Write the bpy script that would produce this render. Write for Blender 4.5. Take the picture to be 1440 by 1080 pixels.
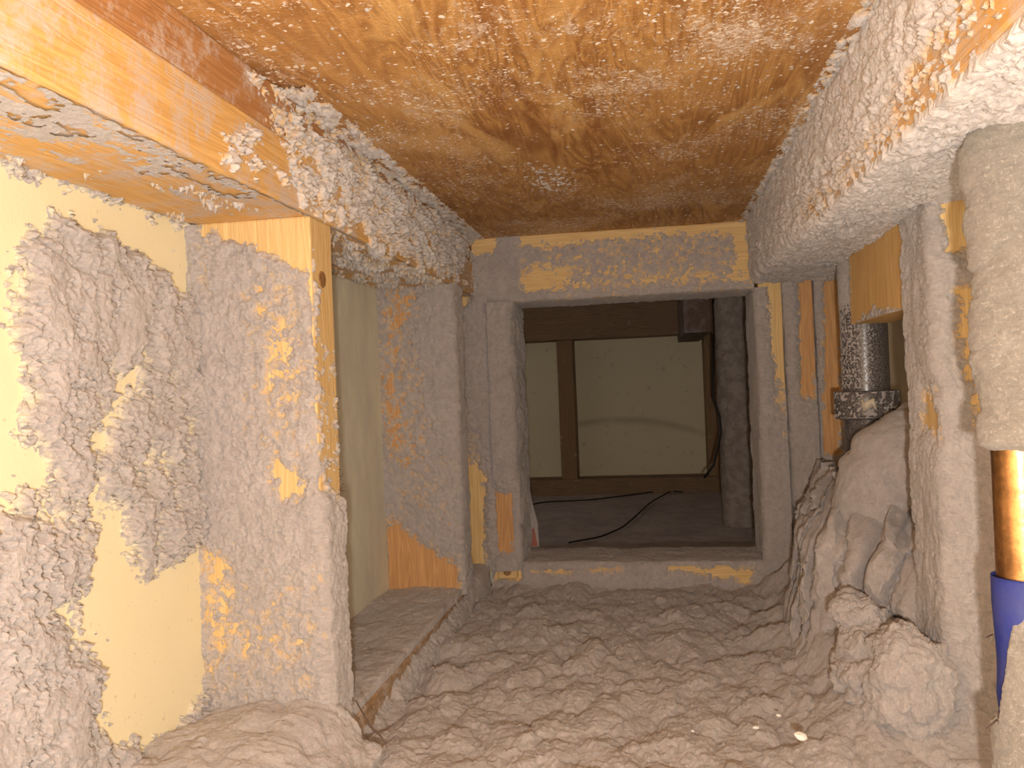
import bpy, bmesh, math, random
import numpy as np
random.seed(7)
S = bpy.context.scene
C = S.collection
for o in list(bpy.data.objects): bpy.data.objects.remove(o)

# ------------------------------------------------------------------ camera, light, exposure
F, YAW, PITCH, ROLL, CZ = 1184.8, 0.1627, 0.0043, -0.0403, 0.275
def cam_basis():
    cy, sy, cp, sp = math.cos(YAW), math.sin(YAW), math.cos(PITCH), math.sin(PITCH)
    f = np.array([-sy*cp, cy*cp, sp]); r = np.array([cy, sy, 0.0]); u = np.cross(r, f)
    cr, sr = math.cos(ROLL), math.sin(ROLL)
    return f, cr*r + sr*u, -sr*r + cr*u
BF, BR, BU = cam_basis()
cam = bpy.data.cameras.new('camera'); camo = bpy.data.objects.new('camera', cam); C.objects.link(camo)
cam.sensor_width = 36.0; cam.lens = F/1440*36.0; cam.clip_start = 0.01
from mathutils import Matrix, Vector
camo.matrix_world = Matrix(((BR[0], BU[0], -BF[0], 0), (BR[1], BU[1], -BF[1], 0), (BR[2], BU[2], -BF[2], CZ), (0, 0, 0, 1)))
S.camera = camo
w = bpy.data.worlds.new('world'); S.world = w; w.use_nodes = True
w.node_tree.nodes['Background'].inputs[0].default_value = (1.0, 0.90, 0.78, 1)
w.node_tree.nodes['Background'].inputs[1].default_value = 0.8
ld = bpy.data.lights.new('phone_flash', 'POINT'); ld.energy = 12.0; ld.color = (1.0, 0.905, 0.80); ld.shadow_soft_size = 0.006
lo = bpy.data.objects.new('phone_flash', ld); C.objects.link(lo); lo.location = (0.010, -0.06, CZ-0.028)
S.view_settings.view_transform = 'Standard'; S.view_settings.look = 'None'; S.view_settings.gamma = 1
S.view_settings.use_curve_mapping = False
S.view_settings.exposure = 0.0

# ------------------------------------------------------------------ dimensions (metres, 2x4 framing)
XL, XR, XD, XE = -0.223, 0.131, -0.312, 0.286      # plate faces left / right, drywall left / right
ZC, ZP, ZS, ZB, ZH = 0.470, 0.397, 0.439, 0.049, 0.386
Y1, Y2, YH, YB, YF = 0.541, 0.947, 1.075, 1.164, 2.16
XS = 0.197

def hit(px, py, axis, val):
    """where the sight line through a measured image point meets the plane axis=val"""
    d = BF*F + BR*(px-720) + BU*(540-py)
    t = (val - (CZ if axis == 2 else 0))/d[axis]
    p = d*t; p[2] += CZ
    return p
def poly(pts, axis, val):
    k = [i for i in range(3) if i != axis]
    return np.array([hit(x, y, axis, val)[k] for x, y in pts])

# ------------------------------------------------------------------ noise
rs = np.random.RandomState(3)
PERM = rs.permutation(256); PERM = np.concatenate([PERM, PERM, PERM])
G = rs.normal(size=(256, 3)); G /= np.linalg.norm(G, axis=1)[:, None]
def pn(P, sc, seed=0.0):
    Q = P*np.asarray(sc, float) + seed*13.37 + 100.0
    I = np.floor(Q).astype(int); f = Q - I; I &= 255
    u = f*f*f*(f*(f*6-15)+10)
    out = 0
    for dx in (0, 1):
        wx = u[:, 0] if dx else 1-u[:, 0]
        for dy in (0, 1):
            wy = u[:, 1] if dy else 1-u[:, 1]
            for dz in (0, 1):
                wz = u[:, 2] if dz else 1-u[:, 2]
                h = PERM[PERM[PERM[(I[:, 0]+dx) & 255] + ((I[:, 1]+dy) & 255)] + ((I[:, 2]+dz) & 255)]
                g = G[h]
                out = out + wx*wy*wz*(g[:, 0]*(f[:, 0]-dx) + g[:, 1]*(f[:, 1]-dy) + g[:, 2]*(f[:, 2]-dz))
    return out*1.6
def fbm(P, sc, seed=0, n=4, gain=0.55):
    s = np.asarray(sc, float); a = 1; t = 0; tot = 0
    for i in range(n):
        t = t + a*pn(P, s*2.0**i, seed+i*1.7); tot += a; a *= gain
    return t/tot
def puff(P, sc, seed=0, n=3):
    """rounded lint puffs parted by sharp creases, about 0..1"""
    s = np.asarray(sc, float)
    W = P + np.stack([pn(P, s*0.7, seed+31), pn(P, s*0.7, seed+32), pn(P, s*0.7, seed+33)], 1)*(0.35/s)
    W = W + np.stack([pn(P, s*2.3, seed+41), pn(P, s*2.3, seed+42), pn(P, s*2.3, seed+43)], 1)*(0.16/s)
    m_ = 0.5 + 0.5*np.clip(pn(P, s*0.45, seed+6)*1.6, -1, 1)
    r_ = np.minimum(np.abs(pn(W, s*1.6, seed+5))*2.6, 1)**0.6
    return 0.52*domes(W, s*0.72, seed) + 0.20*domes(W, s*1.7, seed+3) + 0.08*domes(W+0.15*fbm(P, s*6, seed+8, 2)[:, None]/s, s*4.5, seed+4) + 0.20*m_
def domes(P, sc, seed=0):
    """rounded clumps: distance to the nearest of scattered centres, each clump with its own height"""
    s = np.asarray(sc, float); Q = P*s + 200 + seed*7.1
    I0 = np.floor(Q-0.5).astype(int); best = np.full(len(P), 9.0); hh = np.zeros(len(P))
    for dx in (0, 1):
        for dy in (0, 1):
            for dz in (0, 1):
                I = I0 + (dx, dy, dz); J = I & 255
                h = PERM[PERM[PERM[J[:, 0]] + J[:, 1]] + J[:, 2]]
                c = I + 0.5 + 0.42*G[h]
                d = ((Q-c)**2).sum(1); m_ = d < best
                best = np.where(m_, d, best); hh = np.where(m_, h/255.0, hh)
    return np.clip(1-best*1.2, 0, 1)**0.85*(0.55+0.45*hh)
def sst(a, b, x):
    t = np.clip((x-a)/(b-a), 0, 1); return t*t*(3-2*t)
def sdf(Q, V):
    """signed distance to polygon, positive inside"""
    d = np.full(len(Q), 1e9); ins = np.zeros(len(Q), bool); n = len(V)
    for i in range(n):
        a, b = V[i], V[(i+1) % n]; e = b-a; q = Q-a
        t = np.clip((q@e)/max(e@e, 1e-12), 0, 1)
        d = np.minimum(d, np.linalg.norm(q - t[:, None]*e, axis=1))
        c = ((a[1] <= Q[:, 1]) != (b[1] <= Q[:, 1]))
        with np.errstate(divide='ignore', invalid='ignore'):
            xi = a[0] + (Q[:, 1]-a[1])/(b[1]-a[1])*(b[0]-a[0])
        ins ^= c & (Q[:, 0] < xi)
    return np.where(ins, d, -d)

# ------------------------------------------------------------------ materials
class NT:
    def __init__(s, name):
        s.m = bpy.data.materials.new(name); s.m.use_nodes = True; s.t = s.m.node_tree
        s.b = s.t.nodes['Principled BSDF']
    def n(s, kind, **kw):
        x = s.t.nodes.new(kind)
        for k, v in kw.items():
            if k.startswith('i_'): x.inputs[k[2:].replace('_', ' ')].default_value = v
            else: setattr(x, k, v)
        return x
    def l(s, a, b): s.t.links.new(a, b)
    def coord(s, scale=(1, 1, 1), rnd=True):
        tc = s.n('ShaderNodeTexCoord'); mp = s.n('ShaderNodeMapping')
        mp.inputs['Scale'].default_value = scale
        s.l(tc.outputs['Object'], mp.inputs['Vector'])
        if rnd:
            oi = s.n('ShaderNodeObjectInfo'); mu = s.n('ShaderNodeMath', operation='MULTIPLY'); mu.inputs[1].default_value = 40
            s.l(oi.outputs['Random'], mu.inputs[0]); s.l(mu.outputs[0], mp.inputs['Location'])
        return mp.outputs[0]
    def noise(s, vec, sc, det=4, rough=0.55, dist=0.0):
        x = s.n('ShaderNodeTexNoise'); x.inputs['Scale'].default_value = sc; x.inputs['Detail'].default_value = det
        x.inputs['Roughness'].default_value = rough; x.inputs['Distortion'].default_value = dist
        s.l(vec, x.inputs['Vector']); return x.outputs['Fac']
    def ramp(s, fac, stops):
        r = s.n('ShaderNodeValToRGB'); e = r.color_ramp.elements
        while len(e) < len(stops): e.new(0.5)
        for i, (p, c) in enumerate(stops):
            e[i].position = p; e[i].color = tuple(c)+(1,) if len(c) == 3 else c
        s.l(fac, r.inputs[0]); return r.outputs[0]
    def mix(s, fac, a, b, mode='MIX'):
        x = s.n('ShaderNodeMix', data_type='RGBA', blend_type=mode)
        for sock, v in ((x.inputs[0], fac), (x.inputs[6], a), (x.inputs[7], b)):
            if isinstance(v, (int, float)): sock.default_value = v
            elif isinstance(v, tuple): sock.default_value = v+(1,)
            else: s.l(v, sock)
        return x.outputs[2]
    def math(s, op, a, b=None, clamp=False):
        x = s.n('ShaderNodeMath', operation=op); x.use_clamp = clamp
        for sock, v in ((x.inputs[0], a), (x.inputs[1], b)):
            if v is None: continue
            if isinstance(v, (int, float)): sock.default_value = v
            else: s.l(v, sock)
        return x.outputs[0]
    def bump(s, h, dist, st=1.0):
        b = s.n('ShaderNodeBump'); b.inputs['Distance'].default_value = dist; b.inputs['Strength'].default_value = st
        s.l(h, b.inputs['Height']); s.l(b.outputs[0], s.b.inputs['Normal'])
    def fin(s, col, rough=0.8, spec=0.2, metal=0.0):
        if isinstance(col, tuple): s.b.inputs['Base Color'].default_value = col+(1,)
        else: s.l(col, s.b.inputs['Base Color'])
        if isinstance(rough, (int, float)): s.b.inputs['Roughness'].default_value = rough
        else: s.l(rough, s.b.inputs['Roughness'])
        s.b.inputs['Specular IOR Level'].default_value = spec; s.b.inputs['Metallic'].default_value = metal
        return s.m
DUST_A, DUST_B = (0.40, 0.36, 0.35), (0.54, 0.49, 0.48)
def dust_mat(name, under, A=DUST_A, B=DUST_B):
    t = NT(name); v = t.coord(rnd=False)
    big = t.noise(v, 28, 3); fine = t.noise(v, 620, 3, 0.7); mid = t.noise(v, 160, 4, 0.65, 0.6)
    c = t.mix(big, A, B)
    c = t.mix(t.math('MULTIPLY', t.ramp(mid, [(0.35, (1, 1, 1)), (0.62, (0, 0, 0))]), 0.35), c, tuple(x*0.62 for x in A))
    c = t.mix(t.math('MULTIPLY', t.ramp(fine, [(0.55, (0, 0, 0)), (0.75, (1, 1, 1))]), 0.5), c, (0.70, 0.63, 0.59))
    at = t.n('ShaderNodeAttribute'); at.attribute_name = 'thick'
    # a thin film lets the board's own colour through
    th = t.math('SUBTRACT', 1.0, t.math('MULTIPLY', at.outputs['Fac'], 2.3), True)
    k = t.math('MULTIPLY', th, t.ramp(mid, [(0.44, (0, 0, 0)), (0.58, (1, 1, 1))]))
    c = t.mix(t.math('MULTIPLY', k, 0.9), c, under)
    t.bump(t.math('ADD', t.math('MULTIPLY', fine, 0.6), mid), 0.0016, 0.8)
    m = t.fin(c, 0.97, 0.03)
    t.b.inputs['Subsurface Weight'].default_value = 0.6; t.b.inputs['Subsurface Radius'].default_value = (1.0, 0.85, 0.75); t.b.inputs['Subsurface Scale'].default_value = 0.0035
    t.b.inputs['Sheen Weight'].default_value = 0.25; t.b.inputs['Sheen Roughness'].default_value = 0.6
    return m
PINE = (0.74, 0.50, 0.22)
def wood_mat(name, axis, light=(0.84, 0.62, 0.31), dark=(0.68, 0.42, 0.16), film=0.0, seed=0, wear=0.0, ringw=90):
    t = NT(name)
    sc = [1, 1, 1]; sc[axis] = 0.06; v = t.coord(tuple(sc))
    sc2 = [1, 1, 1]; sc2[axis] = 0.02; v2 = t.coord(tuple(sc2))
    ring = t.noise(v, ringw, 2, 0.5, 0.4); fib = t.noise(v2, 900, 3, 0.7); blot = t.noise(t.coord(), 14, 3)
    st = t.math('PINGPONG', t.math('MULTIPLY', ring, 9.0), 0.5)
    c = t.mix(t.math('MULTIPLY', st, 1.5), light, dark)
    c = t.mix(t.math('MULTIPLY', t.ramp(fib, [(0.42, (0, 0, 0)), (0.62, (1, 1, 1))]), 0.35), c, tuple(x*0.72 for x in dark))
    c = t.mix(t.math('MULTIPLY', blot, 0.5), c, tuple((a+b)/2*0.9 for a, b in zip(light, dark)))
    if film > 0:
        vf = t.coord((1, 1, 1)); f1 = t.noise(vf, 35, 6, 0.7); f2 = t.noise(vf, 300, 3, 0.7)
        fm = t.math('ADD', t.math('MULTIPLY', f1, 0.7), t.math('MULTIPLY', f2, 0.3))
        c = t.mix(t.ramp(fm, [(0.62-film*0.3, (0, 0, 0)), (0.70-film*0.22, (0.85, 0.85, 0.85))]), c, (0.60, 0.50, 0.44))
    t.bump(t.math('ADD', fib, st), 0.0006, 0.6)
    return t.fin(c, 0.62, 0.3)
M = {}
for a, n in enumerate('xyz'): M['pine_'+n] = wood_mat('pine_along_'+n, a)
M['orange_z'] = wood_mat('reddish_pine', 2, (0.74, 0.43, 0.19), (0.50, 0.25, 0.10))
M['block'] = wood_mat('blocking_pine', 2, (0.95, 0.66, 0.30), (0.80, 0.46, 0.16), ringw=60)
M['plate'] = wood_mat('plate_pine', 1, (0.82, 0.52, 0.20), (0.62, 0.33, 0.10), film=0.5)
M['plate_brown'] = wood_mat('plate_brown', 1, (0.56, 0.29, 0.12), (0.36, 0.15, 0.05), film=0.42)
M['splinter'] = wood_mat('splintery_edge', 1, (0.50, 0.33, 0.18), (0.28, 0.16, 0.08), film=0.5)
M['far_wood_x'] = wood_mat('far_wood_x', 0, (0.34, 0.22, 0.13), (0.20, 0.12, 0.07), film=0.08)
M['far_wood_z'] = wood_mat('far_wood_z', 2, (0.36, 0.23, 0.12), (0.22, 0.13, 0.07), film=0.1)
for k, u in (('dust_pine', PINE), ('dust_board', (0.80, 0.70, 0.48)), ('dust_brown', (0.46, 0.22, 0.08)), ('dust', DUST_A)):
    M[k] = dust_mat(k, u)
M['dust_olive'] = dust_mat('dust_olive', DUST_A, (0.25, 0.225, 0.195), (0.36, 0.325, 0.285))
M['dust_pale'] = dust_mat('dust_pale', (0.74, 0.46, 0.19), (0.56, 0.51, 0.495), (0.73, 0.68, 0.665))
def board_mat():
    t = NT('gypsum_paper'); v = t.coord(rnd=False)
    c = t.mix(t.noise(v, 9, 3), (0.80, 0.70, 0.46), (0.86, 0.77, 0.54))
    sp = t.ramp(t.noise(v, 210, 2), [(0.68, (0, 0, 0)), (0.74, (1, 1, 1))])
    c = t.mix(t.math('MULTIPLY', sp, 0.4), c, (0.5, 0.42, 0.30))
    t.bump(t.noise(v, 400, 3), 0.0003, 0.5); return t.fin(c, 0.85, 0.15)
M['board'] = board_mat()
def board_grey():
    t = NT('gypsum_paper_greyed'); v = t.coord(rnd=False)
    f = t.noise(t.coord((1, 1, 0.5), False), 22, 6, 0.7)
    c = t.mix(t.ramp(f, [(0.35, (0, 0, 0)), (0.65, (1, 1, 1))]), (0.80, 0.77, 0.62), (0.66, 0.62, 0.53))
    t.bump(t.noise(v, 400, 3), 0.0003, 0.5); return t.fin(c, 0.9, 0.1)
M['board_grey'] = board_grey()
def board_far():
    t = NT('gypsum_paper_stained'); v = t.coord(rnd=False)
    c = t.mix(t.noise(v, 9, 4), (0.74, 0.66, 0.46), (0.84, 0.76, 0.55))
    s1 = t.ramp(t.noise(v, 60, 5, 0.7, 0.5), [(0.62, (0, 0, 0)), (0.70, (1, 1, 1))])
    c = t.mix(t.math('MULTIPLY', s1, 0.5), c, (0.30, 0.23, 0.15))
    # curved water-stain band across the sheet
    tc = t.n('ShaderNodeTexCoord'); sp = t.n('ShaderNodeSeparateXYZ'); t.l(tc.outputs['Object'], sp.inputs[0])
    par = t.math('MULTIPLY', t.math('POWER', t.math('ABSOLUTE', t.math('ADD', sp.outputs[0], 0.09)), 2.0), -0.9)
    zz = t.math('SUBTRACT', sp.outputs[2], t.math('ADD', par, 0.187))
    band = t.ramp(t.math('ADD', t.math('MULTIPLY', zz, 10.0), 0.5), [(0.30, (0, 0, 0)), (0.46, (1, 1, 1)), (0.58, (0, 0, 0))])
    c = t.mix(t.math('MULTIPLY', t.math('MULTIPLY', band, t.math('GREATER_THAN', sp.outputs[0], -0.19)), t.math('MULTIPLY', t.noise(v, 12, 4), 0.75)), c, (0.33, 0.26, 0.14))
    t.bump(t.noise(v, 150, 4), 0.0008, 0.6); return t.fin(c, 0.85, 0.15)
M['board_far'] = board_far()
def ply_mat():
    t = NT('plywood'); v = t.coord((1, 0.16, 1), False)
    w1 = t.noise(v, 20, 3, 0.55, 1.3); st = t.math('PINGPONG', t.math('MULTIPLY', w1, 11.0), 0.5)
    v2 = t.coord((1, 0.03, 1), False); fib = t.noise(v2, 700, 3, 0.7)
    big = t.noise(t.coord((1, 0.7, 1), False), 7, 3)
    c = t.mix(t.math('MULTIPLY', st, 1.6), (0.60, 0.325, 0.105), (0.27, 0.11, 0.028))
    c = t.mix(t.math('MULTIPLY', t.ramp(fib, [(0.45, (0, 0, 0)), (0.65, (1, 1, 1))]), 0.35), c, (0.25, 0.09, 0.02))
    drk = t.noise(t.coord((1, 0.22, 1), False), 34, 4, 0.6, 0.8)
    c = t.mix(t.ramp(drk, [(0.52, (0, 0, 0)), (0.64, (0.6, 0.6, 0.6))]), c, (0.24, 0.085, 0.024))
    lit = t.noise(t.coord((1, 0.35, 1), False), 21, 4, 0.6, 0.8)
    c = t.mix(t.ramp(lit, [(0.54, (0, 0, 0)), (0.66, (0.7, 0.7, 0.7))]), c, (0.74, 0.45, 0.17))
    c = t.mix(t.ramp(big, [(0.40, (0, 0, 0)), (0.60, (0.5, 0.5, 0.5))]), c, (0.60, 0.33, 0.12))
    # specks and threads of lint sticking to the sheet
    vv = t.coord((1, 1, 1), False)
    dens = t.noise(vv, 8, 3, 0.6)
    sp = t.noise(vv, 330, 3, 0.65, 0.8); sp2 = t.noise(t.coord((1, 0.5, 1), False), 90, 5, 0.75, 1.5)
    k = t.math('ADD', sp, t.math('MULTIPLY', t.math('SUBTRACT', dens, 0.5), 0.55))
    k2 = t.math('ADD', sp2, t.math('MULTIPLY', t.math('SUBTRACT', dens, 0.5), 0.7))
    c = t.mix(t.ramp(k2, [(0.55, (0, 0, 0)), (0.72, (0.8, 0.8, 0.8))]), c, (0.66, 0.50, 0.37))
    c = t.mix(t.ramp(k, [(0.60, (0, 0, 0)), (0.66, (0.9, 0.9, 0.9))]), c, (0.90, 0.76, 0.62))
    vo = t.n('ShaderNodeTexVoronoi'); vo.inputs['Scale'].default_value = 210; vo.inputs['Randomness'].default_value = 1
    wv = t.n('ShaderNodeVectorMath', operation='ADD'); nv = t.n('ShaderNodeTexNoise'); nv.inputs['Scale'].default_value = 260; nv.inputs['Detail'].default_value = 2
    sc_ = t.n('ShaderNodeVectorMath', operation='SCALE'); sc_.inputs['Scale'].default_value = 0.006
    t.l(vv, nv.inputs['Vector']); t.l(nv.outputs['Color'], sc_.inputs[0]); t.l(vv, wv.inputs[0]); t.l(sc_.outputs[0], wv.inputs[1]); t.l(wv.outputs[0], vo.inputs['Vector'])
    sx = t.n('ShaderNodeSeparateColor'); t.l(vo.outputs['Color'], sx.inputs[0])
    keep = t.math('GREATER_THAN', t.math('ADD', sx.outputs[0], t.math('MULTIPLY', t.math('SUBTRACT', dens, 0.5), 2.4)), 0.60)
    dot = t.math('LESS_THAN', vo.outputs['Distance'], t.math('MULTIPLY', sx.outputs[1], 0.36))
    c = t.mix(t.math('MULTIPLY', keep, t.math('MULTIPLY', dot, 0.9)), c, (0.98, 0.91, 0.82))
    t.bump(t.math('ADD', t.math('MULTIPLY', k, 2.0), st), 0.0007, 0.6)
    return t.fin(c, 0.6, 0.3)
M['plywood'] = ply_mat()
def simple(name, col, rough=0.6, spec=0.3, metal=0.0, bumpsc=0, bd=0.0005, col2=None, nsc=60):
    t = NT(name); v = t.coord(rnd=False)
    c = col if col2 is None else t.mix(t.ramp(t.noise(v, nsc, 5, 0.7), [(0.42, (0, 0, 0)), (0.58, (1, 1, 1))]), col, col2)
    if bumpsc: t.bump(t.noise(v, bumpsc, 3), bd, 0.6)
    return t.fin(c, rough, spec, metal)
M['copper'] = simple('copper', (0.80, 0.42, 0.17), 0.32, 0.5, 1.0, 200, 0.0003, (0.45, 0.24, 0.10), 45)
M['blue'] = simple('blue_sleeve', (0.055, 0.085, 0.48), 0.42, 0.5, 0, 150, 0.0004, (0.10, 0.12, 0.46), 30)
M['abs'] = simple('black_pipe', (0.022, 0.020, 0.020), 0.28, 0.5, 0, 300, 0.0003, (0.22, 0.195, 0.19), 900)
M['label'] = simple('dried_glue', (0.62, 0.54, 0.42), 0.7, 0.2)
M['wire'] = simple('black_wire', (0.02, 0.018, 0.016), 0.6, 0.3)
M['fibre'] = simple('dark_fibre', (0.10, 0.07, 0.055), 0.9, 0.1)
M['flake'] = simple('white_flake', (0.92, 0.90, 0.86), 0.7, 0.2, 0, 500, 0.0005)
M['concrete'] = simple('slab', (0.34, 0.30, 0.29), 0.85, 0.2, 0, 120, 0.001, (0.42, 0.37, 0.35), 12)
M['red'] = simple('red_print', (0.42, 0.09, 0.05), 0.6, 0.3, 0, 200, 0.0004, (0.30, 0.14, 0.11), 60)
M['joist_grey'] = simple('dusty_joist', (0.34, 0.29, 0.28), 0.9, 0.1, 0, 200, 0.001, (0.20, 0.14, 0.11), 18)
M['knot'] = simple('knot', (0.22, 0.11, 0.045), 0.6, 0.3, 0, 300, 0.0005, (0.36, 0.19, 0.07), 250)
M['nail'] = simple('steel', (0.30, 0.27, 0.25), 0.4, 0.5, 0.9)

# ------------------------------------------------------------------ mesh helpers
def link(name, me, m, parent=None):
    o = bpy.data.objects.new(name, me); C.objects.link(o)
    if m is not None: me.materials.append(m)
    if parent is not None: o.parent = parent
    return o
def tag(o, label=None, cat=None, group=None, kind=None):
    if label: o['label'] = label
    if cat: o['category'] = cat
    if group: o['group'] = group
    if kind: o['kind'] = kind
    return o
def origin_of(p): return np.array(p.location) if p is not None else np.zeros(3)
def board(name, lo_, hi_, m, parent=None, bev=0.0016, wob=0.0006, seed=0):
    """sawn board: box with eased arrises and a slightly wavy surface; origin at the middle of its base"""
    lo_, hi_ = np.array(lo_, float), np.array(hi_, float)
    org = np.array([(lo_[0]+hi_[0])/2, (lo_[1]+hi_[1])/2, lo_[2]])
    bm = bmesh.new(); bmesh.ops.create_cube(bm, size=1)
    for v in bm.verts:
        v.co = Vector(((lo_+hi_)/2 + np.array(v.co)*(hi_-lo_)))
    L = int(np.argmax(hi_-lo_)); n = max(int((hi_-lo_)[L]/0.05), 1)
    for i in range(1, n):
        p = lo_.copy(); p[L] += (hi_-lo_)[L]*i/n; no = [0, 0, 0]; no[L] = 1
        bmesh.ops.bisect_plane(bm, geom=bm.verts[:]+bm.edges[:]+bm.faces[:], plane_co=Vector(p), plane_no=Vector(no))
    es = [e for e in bm.edges if len(e.link_faces) == 2 and e.calc_face_angle(0) > 1]
    bmesh.ops.bevel(bm, geom=es, offset=bev, segments=2, affect='EDGES', profile=0.5)
    P = np.array([v.co[:] for v in bm.verts])
    if wob:
        D = np.stack([pn(P, 16, seed+i*5) for i in range(3)], 1)*wob
        for v, d in zip(bm.verts, D): v.co += Vector(d)
    base = origin_of(parent)
    o_at = org if parent is None else org-base
    for v in bm.verts: v.co -= Vector(org)
    me = bpy.data.meshes.new(name); bm.to_mesh(me); bm.free()
    o = link(name, me, m, parent); o.location = o_at
    return o
def grid_mesh(name, P, thick, ns, nt, keep, m, parent, closed=False):
    """P (ns*nt,3): grid; keep: vertex mask, faces with no kept vertex are dropped"""
    idx = np.arange(ns*nt).reshape(ns, nt)
    if closed: idx = np.vstack([idx, idx[:1]])
    a, b, c, d = idx[:-1, :-1].ravel(), idx[1:, :-1].ravel(), idx[1:, 1:].ravel(), idx[:-1, 1:].ravel()
    q = np.stack([a, b, c, d], 1)
    q = q[keep[q].any(1)]
    used = np.unique(q); rem = np.full(ns*nt, -1); rem[used] = np.arange(len(used))
    V = P[used] - origin_of(parent); Q = rem[q]
    me = bpy.data.meshes.new(name)
    me.vertices.add(len(V)); me.vertices.foreach_set('co', V.astype(np.float32).ravel())
    me.loops.add(Q.size); me.loops.foreach_set('vertex_index', Q.astype(np.int32).ravel())
    me.polygons.add(len(Q)); me.polygons.foreach_set('loop_start', np.arange(0, Q.size, 4, dtype=np.int32))
    me.polygons.foreach_set('loop_total', np.full(len(Q), 4, np.int32))
    me.update(calc_edges=True)
    at = me.attributes.new('thick', 'FLOAT', 'POINT'); at.data.foreach_set('value', thick[used].astype(np.float32))
    me.polygons.foreach_set('use_smooth', np.ones(len(Q), bool))
    return link(name, me, m, parent)
def resample(path, sp, rad=0.004):
    """polyline [(a,b)...] -> points and left-hand normals at spacing sp, corners rounded"""
    path = [np.array(p, float) for p in path]; out = [path[0]]
    for i in range(1, len(path)-1):
        p, a, b = path[i], path[i-1]-path[i], path[i+1]-path[i]
        a /= np.linalg.norm(a); b /= np.linalg.norm(b)
        for k in range(5):
            t = k/4; out.append((1-t)**2*(p+a*rad) + 2*t*(1-t)*p + t*t*(p+b*rad))
    out.append(path[-1]); out = np.array(out)
    L = np.concatenate([[0], np.cumsum(np.linalg.norm(np.diff(out, axis=0), axis=1))])
    n = max(int(L[-1]/sp), 2); s = np.linspace(0, L[-1], n+1)
    Q = np.stack([np.interp(s, L, out[:, 0]), np.interp(s, L, out[:, 1])], 1)
    T = np.gradient(Q, axis=0); T /= np.linalg.norm(T, axis=1)[:, None]
    N = np.stack([-T[:, 1], T[:, 0]], 1)
    return Q, N, s
def lint(name, path, axis, t0, t1, m, parent, T=0.006, lump=(60, 60, 60), seed=0, default=1.0, areas=(), na=0.9, ns=(90, 90, 90),
         sp=0.0012, fade=(0.0, 0.0, 0.0, 0.0), fine=0.0011, kind='stuff', extra=None, off=0.0, flat=0.3, rad=0.004, lift=None):
    """lint blanket over a profile (2-D polyline in the plane normal to axis, outside on its left) swept along axis"""
    Q, N, s = resample(path, sp, rad); nt = max(int((t1-t0)/sp), 2); t = np.linspace(t0, t1, nt+1)
    k = [i for i in range(3) if i != axis]; A, B = len(Q), len(t)
    P = np.zeros((A, B, 3)); NN = np.zeros((A, B, 3))
    P[:, :, k[0]] = Q[:, 0:1]; P[:, :, k[1]] = Q[:, 1:2]; P[:, :, axis] = t[None, :]
    NN[:, :, k[0]] = N[:, 0:1]; NN[:, :, k[1]] = N[:, 1:2]
    P = P.reshape(-1, 3); NN = NN.reshape(-1, 3)
    SS = np.repeat(s, B); TT = np.tile(t, A)
    c = np.full(len(P), float(default))
    rag = fbm(P, 60, seed+9, 4)*1.6 + fbm(P, 330, seed+10, 3)*0.9
    for (ax, V, val, soft) in areas:
        kk = [i for i in range(3) if i != ax]
        on = np.abs(NN[:, ax]) > 0.6
        d = sdf(P[:, kk], V) + 0.004*fbm(P, 120, seed+9, 2)
        w_ = sst(-soft*2.8, soft*2.8, d + 0.004*rag)*on
        c = c*(1-w_) + val*w_
    c = c + na*(1.15*fbm(P, ns, seed, 5, 0.68) + 0.5*fbm(P, 360, seed+12, 3))
    f0, f1, f2, f3 = fade; e = 0.004
    for f_, dd in ((f0, SS-s[0]), (f1, s[-1]-SS), (f2, TT-t0), (f3, t1-TT)):
        if f_ > 0: c = np.minimum(c, (dd/f_ - 0.25 + 0.35*fbm(P, 150, seed+4, 2))*1.5)
    L = puff(P, lump, seed+2)
    cc = np.clip(c, 0, 1)
    h = T*(flat+(1-flat)*L)*cc**0.7 + fine*fbm(P, 500, seed+7, 3)*np.minimum(cc*4, 1) + np.minimum(c, 0)*0.003 - 0.0002 + off
    if extra is not None: h = h + extra(P)*np.clip(c+0.2, 0, 1)
    P2 = P + NN*h[:, None]
    if lift is not None: P2 = lift(P2)
    o = grid_mesh(name, P2, cc, A, B, h > -0.0006, m, parent)
    if kind: o['kind'] = kind
    return o
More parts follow.
